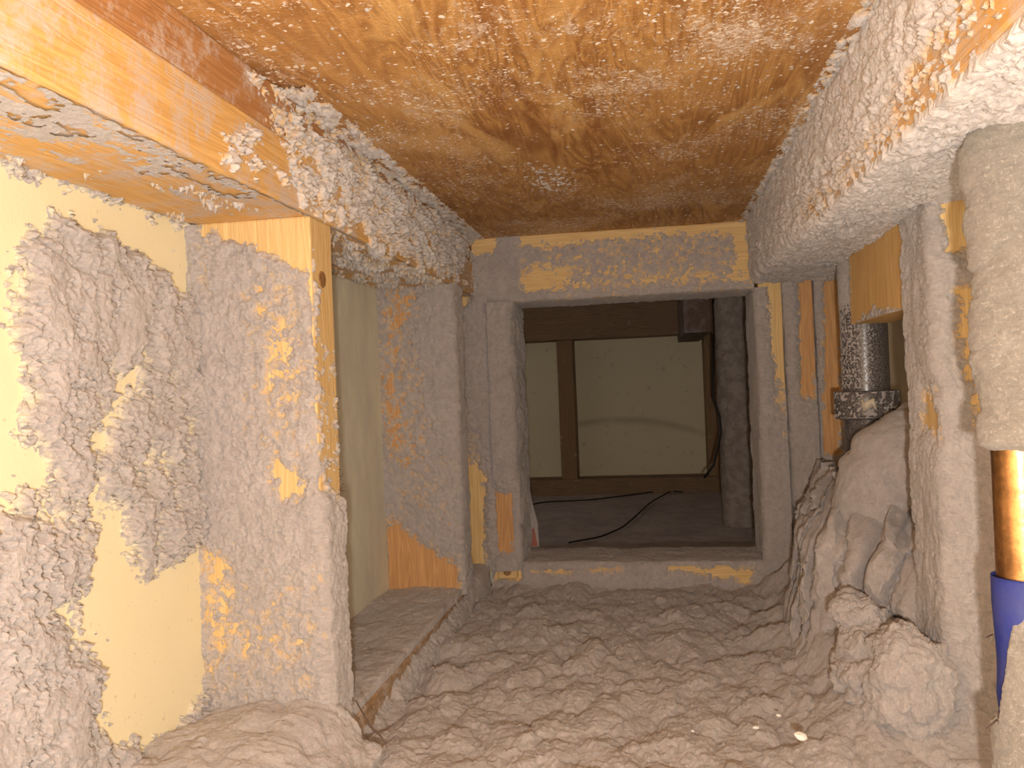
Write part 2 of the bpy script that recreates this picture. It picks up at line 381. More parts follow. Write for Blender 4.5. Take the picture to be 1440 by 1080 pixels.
def lint_tube(name, path, rad, m, parent, T=0.006, lump=(60, 60, 60), seed=0, sp=0.0015, default=1.0, fnc=None, na=0.6, fine=0.0012, ns=(90, 90, 90), flat=0.3, rings=False):
    """lint wrapped round a bent pipe; path: points, rad: radius or list"""
    path = np.array(path, float); L = np.concatenate([[0], np.cumsum(np.linalg.norm(np.diff(path, axis=0), axis=1))])
    B = max(int(L[-1]/sp), 4); s = np.linspace(0, L[-1], B)
    Cn = np.stack([np.interp(s, L, path[:, i]) for i in range(3)], 1)
    rr = np.interp(s, L, np.broadcast_to(np.asarray(rad, float), (len(path),)))
    ker = np.ones(9)/9
    for i in range(3):
        Cn[:, i] = np.convolve(np.pad(Cn[:, i], 4, 'edge'), ker, 'valid')
    T_ = np.gradient(Cn, axis=0); T_ /= np.linalg.norm(T_, axis=1)[:, None]
    U = np.cross(T_, np.array([0.05, 1.0, 0.02])); U /= np.linalg.norm(U, axis=1)[:, None]; W = np.cross(T_, U)
    A = max(int(2*math.pi*rr.max()/sp), 12); th = np.linspace(0, 2*math.pi, A, endpoint=False)
    NN = (np.cos(th)[:, None, None]*U[None] + np.sin(th)[:, None, None]*W[None]).reshape(-1, 3)
    P = (Cn[None] + NN.reshape(A, B, 3)*rr[None, :, None]).reshape(-1, 3)
    c = np.full(len(P), float(default))
    if fnc is not None: c = fnc(P, NN)
    c = c + na*fbm(P, ns, seed, 5, 0.6); cc = np.clip(c, 0, 1)
    if rings: P_r = np.tile(s, A); ring = 0.007*np.abs(np.sin(P_r*150+2*pn(P, (25, 25, 25), 3)))*sst(0.14, 0.0, P_r)
    else: ring = 0
    h = ring + T*(flat+(1-flat)*puff(P, lump, seed+2))*cc**0.55 + fine*fbm(P, 500, seed+7, 3)*np.minimum(cc*4, 1) + np.minimum(c, 0)*0.003 - 0.0002
    o = grid_mesh(name, P + NN*h[:, None], cc, A, B, h > -0.0006, m, parent, closed=True); o['kind'] = 'stuff'
    return o
def tube(name, path, rad, m, parent=None, seg=32, cap=True, org=None):
    path = [np.array(p, float) for p in path]; n = len(path)
    rad = [rad]*n if isinstance(rad, (int, float)) else rad
    bm = bmesh.new(); rings = []
    base = origin_of(parent) if parent is not None else (np.array(org) if org is not None else np.zeros(3))
    U0 = None
    for i in range(n):
        T_ = path[min(i+1, n-1)] - path[max(i-1, 0)]; T_ = T_/np.linalg.norm(T_)
        if U0 is None: U0 = np.cross(T_, [0.05, 1.0, 0.02] if abs(T_[1]) < 0.9 else [1.0, 0.05, 0.02])
        U = U0 - T_*(U0@T_); U /= np.linalg.norm(U); U0 = U; W = np.cross(T_, U)
        rings.append([bm.verts.new(Vector(path[i]-base+(U*math.cos(a)+W*math.sin(a))*rad[i])) for a in np.linspace(0, 2*math.pi, seg, endpoint=False)])
    for a, b in zip(rings[:-1], rings[1:]):
        for j in range(seg):
            bm.faces.new((a[j], a[(j+1) % seg], b[(j+1) % seg], b[j])).smooth = True
    if cap:
        bm.faces.new(rings[0][::-1]); bm.faces.new(rings[-1])
    bmesh.ops.recalc_face_normals(bm, faces=bm.faces[:])
    me = bpy.data.meshes.new(name); bm.to_mesh(me); bm.free()
    o = link(name, me, m, parent)
    if parent is None: o.location = base
    return o
def empty(name, loc):
    o = bpy.data.objects.new(name, None); C.objects.link(o); o.location = loc; return o

# ================================================================== the shell
fl = tag(board('floor', (-0.7, -0.35, -0.03), (0.7, 2.3, 0.0), M['concrete'], wob=0), kind='structure')
ce = tag(board('ceiling', (-0.7, -0.35, ZC), (0.7, 2.3, ZC+0.018), M['plywood'], wob=0), kind='structure')
wl = tag(board('wall_left', (XD-0.013, -0.30, 0.0), (XD, YH+0.02, ZC), M['board'], wob=0), kind='structure')
wr = tag(board('wall_right', (XE, -0.30, 0.0), (XE+0.013, YB, ZC), M['board_grey'], wob=0), kind='structure')

# left wall sheet behind the recess is greyed: a separate sheet butted at the near stud
wl2 = tag(board('wall_left', (XD-0.011, Y1+0.02, 0.0), (XD+0.0015, YH, ZP), M['board_grey'], wob=0), kind='structure')

# ---- drywall lint, near left
P_ = lambda pts: poly(pts, 0, XD)
lint('lint', [(XD, Y1+0.002), (XD, 0.20)], 2, 0.03, ZP+0.004, M['dust_board'], wl,
     T=0.016, lump=(40, 40, 30), seed=11, default=0.85, sp=0.0011, ns=(60, 60, 50), na=1.35, areas=[
        (0, P_([(-400, 60), (0, 232), (300, 325), (268, 405), (238, 402), (205, 372), (165, 350), (150, 322), (95, 318), (40, 320), (-30, 330), (-400, 340)]), -0.85, 0.006),
        (0, P_([(-400, 330), (15, 330), (14, 420), (20, 500), (38, 560), (20, 610), (60, 650), (30, 690), (-10, 710), (-400, 700)]), -1.0, 0.006),
        (0, P_([(235, 380), (275, 345), (268, 395), (232, 405)]), -1.2, 0.004),
        (0, P_([(140, 570), (200, 505), (192, 560), (150, 610), (140, 700), (120, 690)]), -0.55, 0.006),
        (0, P_([(125, 700), (150, 735), (175, 800), (205, 822), (290, 760), (289, 960), (250, 1010), (215, 1040), (175, 1040), (130, 1005), (150, 900), (120, 860), (130, 780)]), -1.6, 0.007),
        (0, P_([(80, 860), (140, 840), (140, 920), (100, 905)]), -0.5, 0.008),
        (0, P_([(20, 640), (70, 640), (100, 760), (60, 790), (20, 700)]), -0.1, 0.012),
        (0, P_([(180, 600), (300, 560), (300, 700), (180, 740)]), 0.05, 0.02)])

# ================================================================== left framing
def stud(x0, x1, y0, y1, z0, z1, m, label, group=None, seed=0):
    return tag(board('wall_stud', (x0, y0, z0), (x1, y1, z1), M[m], seed=seed), label, 'stud', group)
plA = tag(board('top_plate', (XL-0.089, -0.20, ZP), (XL+0.0012, YH, ZS-0.0006), M['plate'], seed=2), 'lower dusty yellow-brown top plate running along the left wall', 'plate')
plB = tag(board('top_plate', (XL-0.089, -0.20, ZS+0.0006), (XL-0.0012, YH, ZC), M['plate_brown'], seed=3), 'upper reddish-brown top plate under the plywood on the left', 'plate')
F_ = lambda pts: poly(pts, 0, XL)
U_ = lambda pts: poly(pts, 2, ZP)
# clumps hanging on the plate faces from the near stud back to the header
lint('lint', [(XD+0.002, ZP), (XL+0.001, ZP), (XL, ZC-0.001)][::-1], 1, 0.12, YH, M['dust_pale'], plA, T=0.014, lump=(62, 45, 62), seed=21, default=-0.35,
     na=1.35, ns=(62, 42, 62), sp=0.0011, areas=[
        (0, F_([(-600, -500), (240, -60), (250, 0), (380, 130), (300, 190), (420, 330), (0, 140), (-600, -40)]), -1.5, 0.012),
        (0, F_([(400, 160), (660, 330), (640, 400), (460, 310), (415, 285), (400, 230)]), 0.22, 0.008),
        (0, F_([(306, 178), (325, 190), (345, 182), (362, 215), (358, 243), (330, 250), (312, 235)]), 0.42, 0.006),
        (0, F_([(370, 80), (420, 130), (470, 180), (420, 190), (350, 110)]), 0.0, 0.008),
        (2, U_([(0, 180), (200, 250), (300, 290), (420, 300), (270, 325), (0, 232)]), -0.62, 0.012),
        (2, U_([(0, 120), (430, 290), (240, 240), (0, 160)]), -1.8, 0.012),
        (2, U_([(460, 315), (660, 400), (520, 400), (460, 370)]), -0.1, 0.01)])

lint('lint', [(XD, ZP), (XL, ZP)], 1, 0.12, YH, M['dust'], plA, T=0.0026, lump=(60, 30, 60), seed=25, default=0.45, na=0.9, ns=(70, 22, 70), sp=0.0014, fade=(0, 0.008, 0, 0),
     areas=[(2, U_([(0, 90), (430, 285), (300, 275), (200, 235), (0, 160)]), -0.3, 0.012)])
# near left stud
s1 = stud(XD+0.001, XL, Y1, Y1+0.038, ZB-0.01, ZP, 'pine_z', 'nearest left wall stud, bare yellow pine at its top and furry below', seed=5)
N_ = lambda pts: poly(pts, 1, Y1)
lint('lint', [(XD-0.004, Y1), (XL, Y1), (XL, Y1+0.037)][::-1], 2, 0.035, ZP-0.001, M['dust_pine'], s1, T=0.0085, lump=(62, 62, 46), seed=31, default=0.95, na=1.0,
     ns=(110, 110, 75), sp=0.0009, fade=(0.004, 0, 0, 0), areas=[
        (1, N_([(285, 300), (437, 290), (450, 470), (430, 380), (395, 362), (350, 345), (300, 325), (285, 345)]), -1.5, 0.0025),
        (1, N_([(350, 370), (430, 400), (440, 560), (400, 700), (350, 560)]), 0.05, 0.012),
        (1, N_([(270, 330), (300, 320), (300, 420), (275, 400)]), 0.35, 0.006),
        (1, N_([(392, 660), (420, 665), (420, 695), (398, 700)]), -0.8, 0.004),
        (1, N_([(292, 770), (325, 790), (330, 890), (305, 970), (298, 930)]), -0.55, 0.006),
        (1, N_([(300, 820), (460, 800), (470, 970), (300, 970)]), 0.18, 0.02),
        (0, poly([(430, 280), (480, 290), (485, 690), (470, 700)], 0, XL), -0.9, 0.004),
        (0, poly([(440, 480), (475, 480), (480, 690), (450, 690)], 0, XL), -0.15, 0.004)])
kp = hit(453, 393, 0, XL)
kn = tube('knot', [(XL-0.001, kp[1], kp[2]), (XL+0.0006, kp[1], kp[2])], [0.0065, 0.0055], M['knot'], s1, 20)
s2 = stud(XD+0.001, XL, Y2, Y2+0.038, ZB-0.01, ZP, 'orange_z', 'second left wall stud, orange grain showing at its top and foot', seed=6)
N2 = lambda pts: poly(pts, 1, Y2)
lint('lint', [(XD, Y2), (XL, Y2), (XL, Y2+0.037)][::-1], 2, 0.04, ZP, M['dust_pine'], s2, T=0.0085, lump=(60, 60, 50), seed=41, default=0.9, na=1.1, ns=(140, 140, 110), sp=0.0013,
     areas=[(1, N2([(532, 400), (600, 400), (575, 480), (545, 520), (532, 520)]), -0.05, 0.01),
            (1, N2([(532, 520), (560, 520), (580, 640), (570, 650), (540, 620)]), -0.35, 0.008),
            (1, N2([(545, 480), (630, 480), (635, 640), (570, 640)]), 0.25, 0.015),
            (1, N2([(545, 640), (630, 650), (635, 740), (545, 740)]), 0.3, 0.015),
            (1, N2([(545, 735), (600, 770), (640, 800), (645, 830), (545, 830)]), -1.2, 0.006),
            (1, N2([(605, 400), (640, 400), (645, 640), (615, 620), (590, 480)]), 0.9, 0.006)])

# bottom plate of the left wall
bp = tag(board('bottom_plate', (XD-0.001, -0.20, 0.0), (XL, YH-0.002, 0.038), M['splinter'], seed=8), 'splintery brown bottom plate of the left wall under thick lint', 'plate')
S_ = lambda pts: poly(pts, 0, XL)
lint('lint', [(XD, 0.038), (XL, 0.038), (XL, 0.002)], 1, 0.20, YH, M['dust'], bp, T=0.014, lump=(44, 28, 38), seed=51, default=1.0, na=0.5, sp=0.0013,
     areas=[(0, S_([(480, 1060), (480, 960), (655, 800), (655, 840), (560, 960), (520, 1030)]), -0.35, 0.004)])
# lint banked up in front of the near stud
tag(lint('lint_drift', [(XD, 0.052), (XL-0.012, 0.048), (XL+0.03, 0.02)], 1, 0.22, Y1+0.005, M['dust'], None, T=0.022, lump=(48, 42, 48), seed=57, default=1.0, na=0.4, sp=0.0013, fade=(0, 0.004, 0, 0),
     extra=lambda P: 0.006*sst(0.12, 0.0, Y1-P[:, 1])*sst(XD+0.01, XD+0.05, P[:, 0])*sst(XL+0.03, XL-0.01, P[:, 0])),
    'grey lint drift banked at the foot of the nearest left stud', 'lint')

# ================================================================== cross wall with the opening
hd = tag(board('header', (XL, YH, ZH), (XR, YB, ZC), M['pine_x'], seed=9), 'yellow pine header over the square opening, half furred with lint', 'header')
H_ = lambda pts: poly(pts, 1, YH)
lint('lint', [(YH, ZC), (YH, ZH), (YB, ZH)][::-1], 0, XL, XR, M['dust_pine'], hd, T=0.0045, lump=(60, 60, 60), seed=61, default=0.30, na=1.0, ns=(130, 130, 130), sp=0.0013,
     areas=[(1, H_([(664, 325), (735, 325), (735, 425), (664, 425)]), 1.0, 0.008),
            (1, H_([(660, 332), (700, 332), (695, 355), (668, 358)]), -0.9, 0.003),
            (1, H_([(730, 320), (1060, 300), (1060, 322), (730, 345)]), -0.45, 0.004),
            (1, H_([(1035, 305), (1060, 305), (1060, 400), (1040, 400)]), -0.8, 0.004),
            (1, H_([(730, 375), (800, 375), (800, 412), (735, 418)]), -0.25, 0.006),
            (1, H_([(800, 392), (1055, 375), (1055, 395), (800, 410)]), 0.05, 0.005),
            (1, H_([(735, 415), (1060, 398), (1060, 425), (735, 430)]), 0.75, 0.003)])
JL, JR = -0.182, 0.1355
s3 = stud(-0.2045, JL, YH, YB, 0.036, ZH, 'orange_z', 'left jamb post of the square opening, puffy lint with a reddish foot', seed=10)
lint('lint', [(-0.2045, YH), (JL, YH), (JL, YB)][::-1], 2, 0.04, ZH, M['dust'], s3, T=0.017, lump=(60, 60, 36), seed=71, default=1.0, na=0.6, sp=0.0013, rad=0.008, fade=(0.004, 0, 0, 0),
     areas=[(1, H_([(690, 690), (722, 690), (722, 780), (692, 780)]), -0.6, 0.005)])
s4 = stud(-0.2465, -0.2075, YH+0.004, YB, 0.036, ZP, 'pine_z', 'narrow king stud between the second stud and the left jamb', seed=11)
lint('lint', [(-0.2465, YH+0.004), (-0.2075, YH+0.004), (-0.2075, YB)][::-1], 2, 0.04, ZP, M['dust_pine'], s4, T=0.013, lump=(60, 60, 36), seed=81, default=1.0, na=0.6, sp=0.0013, rad=0.006,
     areas=[(1, H_([(635, 570), (678, 600), (680, 680), (640, 680)]), 0.15, 0.008),
            (1, H_([(640, 640), (682, 670), (685, 800), (645, 800)]), -0.5, 0.006),
            (1, H_([(640, 405), (665, 405), (662, 430), (640, 440)]), -0.3, 0.004)])
s5 = stud(JR, JR+0.028, YH, YB, 0.036, ZH+0.011, 'pine_z', 'right jamb post of the square opening, bare yellow at its top', seed=12)
lint('lint', [(JR, YB), (JR, YH), (JR+0.028, YH)][::-1], 2, 0.03, ZH, M['dust_pine'], s5, T=0.009, lump=(60, 60, 44), seed=91, default=1.0, na=0.75, sp=0.0013,
     areas=[(1, H_([(1080, 400), (1112, 400), (1115, 560), (1095, 560), (1085, 480)]), -0.7, 0.004),
            (1, H_([(1085, 540), (1115, 540), (1115, 640), (1100, 640)]), 0.1, 0.006),
            (1, H_([(1062, 650), (1120, 650), (1120, 800), (1062, 800)]), 1.2, 0.01)])
s6 = stud(0.171, 0.2, YH+0.002, YB, 0.0, ZP, 'orange_z', 'first thin stud right of the opening, knotty orange top', seed=13)
lint('lint', [(0.171, YB), (0.171, YH+0.002), (0.2, YH+0.002)][::-1], 2, 0.0, ZP, M['dust_pine'], s6, T=0.010, lump=(60, 60, 40), seed=101, default=1.0, na=0.7, sp=0.0013, rad=0.005,
     areas=[(1, H_([(1118, 385), (1150, 385), (1150, 560), (1120, 560)]), -0.55, 0.005),
            (1, H_([(1110, 400), (1120, 400), (1120, 700), (1110, 700)]), 1.0, 0.003)])
s7 = stud(0.2055, 0.231, YH+0.002, YB, 0.0, ZP, 'orange_z', 'second thin stud right of the opening, brown pine beside the black pipe', seed=14)
lint('lint', [(0.2055, YB), (0.2055, YH+0.002), (0.231, YH+0.002)][::-1], 2, 0.0, ZP, M['dust_pine'], s7, T=0.006, lump=(50, 50, 34), seed=111, default=1.0, na=0.7, sp=0.0013, rad=0.005,
     areas=[(1, H_([(1156, 360), (1185, 350), (1182, 640), (1156, 640)]), -0.75, 0.004),
            (1, H_([(1150, 350), (1158, 350), (1158, 700), (1150, 700)]), 0.5, 0.003)])
s8 = stud(0.255, 0.285, YH+0.002, YB, 0.0, ZP, 'pine_z', 'pine stud glimpsed between the black pipe and the right stud', seed=15)
# lining closing the wall behind the studs
tag(board('wall_back', (XE, YB, 0), (0.7, YB+0.012, ZC), M['board_grey'], wob=0), kind='structure')
tag(board('wall_back', (0.14, YB+0.001, 0), (XE, YB+0.012, ZC), M['board_grey'], wob=0), kind='structure')
tag(board('wall_back', (-0.7, YB, 0), (-0.182, YB+0.012, ZC), M['board_grey'], wob=0), kind='structure')

# sill plate across the bottom of the opening
sp_ = tag(board('sill_plate', (-0.212, YH, 0.0), (0.17, YB, 0.044), M['pine_x'], seed=16), 'lint-covered sill plate across the bottom of the square opening', 'plate')
lint('lint', [(YH, 0.002), (YH, 0.044), (YB, 0.044)], 0, -0.212, 0.17, M['dust_pine'], sp_, T=0.009, lump=(50, 60, 60), seed=121, default=1.0, na=0.5, sp=0.0013,
     areas=[(1, H_([(695, 790), (732, 790), (732, 815), (697, 815)]), -1.0, 0.003),
            (1, H_([(745, 800), (880, 797), (880, 806), (745, 808)]), -0.1, 0.002),
            (1, H_([(940, 792), (1060, 796), (1060, 822), (940, 802)]), -0.25, 0.003)])
b_ = hit(714, 803, 1, YH-0.004)
blk = tag(board('wood_offcut', (b_[0]-0.013, YH-0.009, b_[2]-0.010), (b_[0]+0.013, YH+0.001, b_[2]+0.009), M['pine_x'], bev=0.003), 'small pine offcut with a dark knot, fixed under the left jamb', 'wood block')
tube('knot', [(b_[0], YH-0.0085, b_[2]), (b_[0], YH-0.0096, b_[2])], [0.0055, 0.004], M['knot'], blk, 16)

# ================================================================== right side
pr = tag(board('top_plate', (XR, -0.20, ZP), (XE, YH, ZC), M['plate'], seed=20), 'heavy right-hand top plate caked with pale lint', 'plate')
R_ = lambda pts: poly(pts, 0, XR)
UR = lambda pts: poly(pts, 2, ZP)
lint('lint', [(XR, ZC), (XR, ZP), (XE, ZP)][::-1], 1, 0.12, YH, M['dust_pale'], pr, T=0.011, lump=(85, 60, 85), seed=131, default=0.8, na=1.0, ns=(120, 70, 120), sp=0.0011, fine=0.001,
     rad=0.007, areas=[
        (0, R_([(1320, 0), (1460, -60), (1500, 60), (1400, 140), (1290, 190), (1220, 260), (1130, 320), (1120, 290), (1200, 180)]), -0.18, 0.012),
        (0, R_([(1380, -20), (1500, -60), (1480, 60), (1400, 110)]), -0.35, 0.012),
        (0, R_([(1240, 0), (1320, 0), (1230, 170), (1130, 260), (1080, 330), (1060, 310)]), 1.0, 0.01)])
# lint curling onto the plywood along both plates
for nm, x0, x1, yy0, par, sd in (('lint', XR-0.016, XR+0.004, 0.15, ce, 141), ('lint', XL-0.004, XL+0.02, 0.50, ce, 142)):
    lint(nm, [(x0, ZC), (x1, ZC)][::-1], 1, yy0, YH, M['dust_pale'], par, T=0.007, lump=(90, 70, 90), seed=sd, default=0.15, na=1.3, ns=(110, 60, 110), sp=0.0013, fade=(0.006, 0.006, 0, 0))
# scattered clots on the sheet itself
lint('lint', [(XL, ZC), (XR, ZC)][::-1], 1, 0.20, YH, M['dust_pale'], ce, T=0.0022, lump=(150, 120, 150), seed=143, default=-0.62, na=1.5, ns=(190, 120, 190), sp=0.0012,
     areas=[(2, poly([(735, 230), (800, 235), (815, 268), (750, 270)], 2, ZC), -0.05, 0.006),
            (2, poly([(380, 40), (470, 60), (560, 220), (480, 200)], 2, ZC), -0.35, 0.02),
            (2, poly([(950, 60), (1150, 40), (1080, 200), (960, 180)], 2, ZC), -0.38, 0.03)])

# right stud
s9 = stud(XS, XE, 0.6206, 0.679, 0.0, ZP, 'pine_z', 'nearest right wall stud with dust-frayed edge beside the drain elbow', seed=21)
NR = lambda pts: poly(pts, 1, 0.6206)
lint('lint', [(XS, 0.679), (XS, 0.6206), (XE, 0.6206)][::-1], 2, 0.0, ZP, M['dust_pine'], s9, T=0.009, lump=(60, 60, 32), seed=151, default=0.9, na=0.75, ns=(80, 80, 50), sp=0.001,
     areas=[(1, NR([(1328, 240), (1368, 235), (1372, 350), (1335, 350), (1328, 300)]), -0.9, 0.004),
            (1, NR([(1345, 400), (1385, 400), (1382, 600), (1365, 540), (1345, 520)]), -0.45, 0.006),
            (1, NR([(1370, 560), (1395, 560), (1390, 610), (1370, 600)]), -0.3, 0.004),
            (1, NR([(1330, 600), (1440, 620), (1440, 1000), (1330, 1000)]), 0.7, 0.02),
            (0, poly([(1300, 540), (1322, 550), (1322, 620), (1300, 600)], 0, XS), -0.4, 0.006)])
# blocking piece above the pipe
bz = hit(1230, 447, 0, XS)[2]
blo = tag(board('blocking', (XS, 0.681, bz), (XS+0.036, 0.872, ZP), M['block'], seed=22), 'bare bright pine blocking under the right plate above the black pipe', 'blocking')
lint('lint', [(XS, bz), (XS, ZP)], 1, 0.681, 0.872, M['dust_pine'], blo, T=0.005, lump=(60, 60, 60), seed=161, default=-1.6, na=0.8, ns=(120, 90, 120), sp=0.0012,
     areas=[(0, poly([(1225, 432), (1290, 428), (1290, 460), (1185, 470), (1205, 450)], 0, XS), 0.8, 0.004),
            (0, poly([(1183, 340), (1200, 340), (1200, 470), (1183, 470)], 0, XS), -0.1, 0.006)])

# black drain pipe
PX, PY = 0.2166, 0.905
dp = empty('drain_pipe', (PX, PY, 0.0)); tag(dp, 'black plastic drain pipe with collar dropping into a lint-buried bend', 'pipe')
tube('pipe', [(PX, PY, z) for z in (0.15, 0.24, 0.30, 0.375, 0.395)], 0.0225, M['abs'], dp, 48)
tube('collar', [(PX, PY, z) for z in (0.229, 0.2295, 0.232, 0.255, 0.2575, 0.2578)], [0.027, 0.0305, 0.0315, 0.0315, 0.0305, 0.025], M['abs'], dp, 48)
lint_tube('lint', [(PX, PY, z) for z in np.linspace(0.20, 0.395, 9)], 0.0226, M['dust'], dp, T=0.0012, seed=171, ns=(520, 520, 400), na=1.6, sp=0.0008,
          fnc=lambda P, N: np.where(P[:, 2] > 0.26, 0.02 - 0.55*sst(-0.1, 0.5, N[:, 0]) + 1.2*sst(0.335, 0.36, P[:, 2]), -1.0))
lint_tube('lint', [(PX, PY, z) for z in np.linspace(0.229, 0.2585, 5)], 0.0316, M['dust'], dp, T=0.002, seed=172, ns=(200, 200, 200), na=1.2, fnc=lambda P, N: -0.1 + 0*P[:, 0])
a = -1.75; tube('glue_mark', [(PX+0.0318*math.cos(a+k*0.1), PY+0.0318*math.sin(a+k*0.1), 0.244+0.006*math.sin(k*2.1)) for k in range(-2, 3)], [0.001, 0.003, 0.0055, 0.003, 0.001], M['label'], dp, 8)
# bend: comes in from the right, turns down, in front of the pipe
EX, EY, EZ, ER = 0.243, 0.82, 0.150, 0.040
arc = [(0.282, EY, EZ+0.005+ER)] + [(EX+0.012-ER*math.sin(a_)*1.0, EY, EZ+ER*math.cos(a_)+0.004) for a_ in np.linspace(0, math.pi/2, 10)]
arc += [(EX+0.012-ER, EY, z) for z in (0.15, 0.10, 0.05, 0.0)]
tube('bend', arc, 0.036, M['abs'], dp, 40)
lint_tube('lint', arc, 0.0365, M['dust'], dp, T=0.020, lump=(42, 42, 62), seed=173, na=0.3, sp=0.0014, flat=0.4, rings=True)

# ================================================================== floor lint
def mound(P):
    x, y = P[:, 0], P[:, 1]
    n = fbm(P, 22, 5, 2)
    m_ = 0.040*sst(0.115, 0.17, x+0.014*n)*sst(0.58, 0.70, y)
    m_ += 0.018*sst(0.08, 0.13, x+0.02*n)*sst(0.55, 0.65, y)*sst(1.0, 0.8, y)
    return m_ + 0.006*n + 0.006*sst(0.66, 0.55, y)
tag(lint('lint_carpet', [(XL-0.002, 0.006), (0.285, 0.006)], 1, 0.30, YH+0.004, M['dust'], None, T=0.023, lump=(54, 31, 50), seed=181, default=1.0, na=0.15, sp=0.0012, fine=0.0018, extra=mound, flat=0.05),
    'thick lumpy grey lint covering the floor up to the square opening', 'lint')
tag(lint('lint_carpet', [(-0.7, 0.0), (0.7, 0.0)], 1, -0.35, 0.302, M['dust'], None, T=0.014, lump=(21, 40, 40), seed=182, default=1.0, na=0.15, sp=0.006),
    'grey lint on the floor right below the camera', 'lint')

# shaggy columns of lint on the pipe group at the right
dpts = [(hit(px, 760, 1, yy)[0], yy) for px, yy in ((1146, 0.95), (1152, 0.87), (1172, 0.80), (1205, 0.765), (1245, 0.75), (1300, 0.70), (1330, 0.685))]
def drape(P):
    x, y, z = P[:, 0], P[:, 1], P[:, 2]; Q = P.copy()
    k = sst(0.10, 0.178, z + 0.02*pn(P*np.array([1, 1, 0.0]), 40, 3))
    Q[:, 1] += 0.075*k**2; Q[:, 0] += 0.03*k**2*(x < 0.2) + 0.014*k
    fl_ = sst(0.09, 0.0, z); Q[:, 1] -= 0.05*fl_; Q[:, 0] -= 0.022*fl_
    wv = (np.minimum(np.abs(pn(np.stack([x, y, z*0.16], 1), 30, 8))*2.6, 1)**0.6 - 0.45)*0.022*sst(-0.01, 0.05, z); Q[:, 1] -= wv; Q[:, 0] -= wv*0.6
    return Q
tag(lint('lint_curtain', dpts[::-1], 2, 0.0, 0.178, M['dust'], None, T=0.030, lump=(50, 50, 40), seed=190, default=1.0, na=0.2, sp=0.0012, flat=0.1, lift=drape, rad=0.01),
    'shaggy curtain of lint hanging from the drain bend down to the floor', 'lint')
def blob(px, py, yy, rad, seed, label):
    c_ = hit(px, py, 1, yy); bm = bmesh.new(); bmesh.ops.create_icosphere(bm, subdivisions=6, radius=1)
    D = np.array([v.co[:] for v in bm.verts]); P = D*np.array(rad); W_ = P + c_
    P = P + D*((puff(W_, (80, 80, 80), seed)-0.4)*0.024 + 0.0022*fbm(W_, 420, seed, 3) + 0.006*fbm(W_, 55, seed+1, 2))[:, None]
    for v, p in zip(bm.verts, P): v.co = Vector(p)
    for f in bm.faces: f.smooth = True
    me = bpy.data.meshes.new('lint_clump'); bm.to_mesh(me); bm.free()
    me.attributes.new('thick', 'FLOAT', 'POINT').data.foreach_set('value', np.ones(len(P), np.float32))
    o = link('lint_clump', me, M['dust']); o.location = c_; o['kind'] = 'stuff'; return tag(o, label, 'lint')
blob(1205, 862, 0.69, (0.015, 0.02, 0.010), 301, 'flat-topped lint clump at the foot of the drain columns')
blob(1228, 888, 0.675, (0.019, 0.02, 0.009), 302, 'second lint clump under the flat-topped one')
blob(1160, 800, 0.86, (0.010, 0.02, 0.016), 303, 'small lint knob at foot of thin studs')
blob(1222, 950, 0.655, (0.022, 0.03, 0.024), 304, 'big rounded lint clump spilling onto the floor by the drain')
blob(1275, 960, 0.62, (0.026, 0.03, 0.036), 305, 'tall rounded lint clump against the right stud base')

# ================================================================== copper pipe with blue sleeve, nearest right
CXp, CYp, CR = 0.1785, 0.452, 0.0124
cp_ = empty('copper_pipe', (CXp, CYp, 0.0)); tag(cp_, 'copper water pipe standing at the right edge, sleeved in blue below', 'pipe')
z1 = hit(1400, 810, 1, CYp)[2]; z2 = hit(1400, 638, 1, CYp)[2]
tube('pipe', [(CXp, CYp, z) for z in (0.02, z1, z2, 0.395)], CR, M['copper'], cp_, 48)
# torn, tapering blue sleeve: an open shell whose lower edge falls to a point
ztip = hit(1402, 1018, 1, CYp-0.01)[2]; zcut = hit(1425, 885, 1, CYp-0.01)[2]
bm = bmesh.new(); nseg = 64; rows = 24; V = []
for i in range(nseg+1):
    a_ = 2*math.pi*i/nseg; lat = 0.93*math.cos(a_) - 0.37*math.sin(a_)
    low = ztip + 0.042*float(sst(-0.72, -0.30, lat)) + 0.01*float(sst(-0.92, -1.0, lat)) + 0.001*math.sin(i*2.3)
    col = []
    for j in range(rows+1):
        z = z1 - (z1-low)*j/rows; R_s = CR+0.0018 + 0.0006*math.sin(z*90+a_*2)
        col.append(bm.verts.new((R_s*math.cos(a_), R_s*math.sin(a_), z)))
    V.append(col)
for i in range(nseg):
    for j in range(rows): bm.faces.new((V[i][j], V[i][j+1], V[i+1][j+1], V[i+1][j])).smooth = True
bmesh.ops.solidify(bm, geom=bm.faces[:], thickness=0.0009)
me = bpy.data.meshes.new('sleeve'); bm.to_mesh(me); bm.free()
sl = link('sleeve', me, M['blue'], cp_); sl['label'] = 'torn blue plastic sleeve'
def blue_cov(P, N):
    lat = 0.93*N[:, 0] - 0.37*N[:, 1]; k = np.clip((P[:, 2]-ztip)/(zcut-ztip), 0, 1)
    side = sst(-0.80+0.35*k-0.07, -0.80+0.35*k+0.07, lat)
    top = sst(zcut+0.012+0.012*lat, zcut-0.006+0.012*lat, P[:, 2])
    return 1.7*np.maximum(side*top, sst(ztip+0.001, ztip-0.004, P[:, 2])) - 0.75
lint_tube('lint', [(CXp, CYp, z) for z in np.linspace(0.02, z1-0.002, 9)], CR+0.0022, M['dust_olive'], cp_, T=0.005, lump=(70, 70, 50), seed=221, na=0.7, sp=0.0009, fnc=blue_cov)
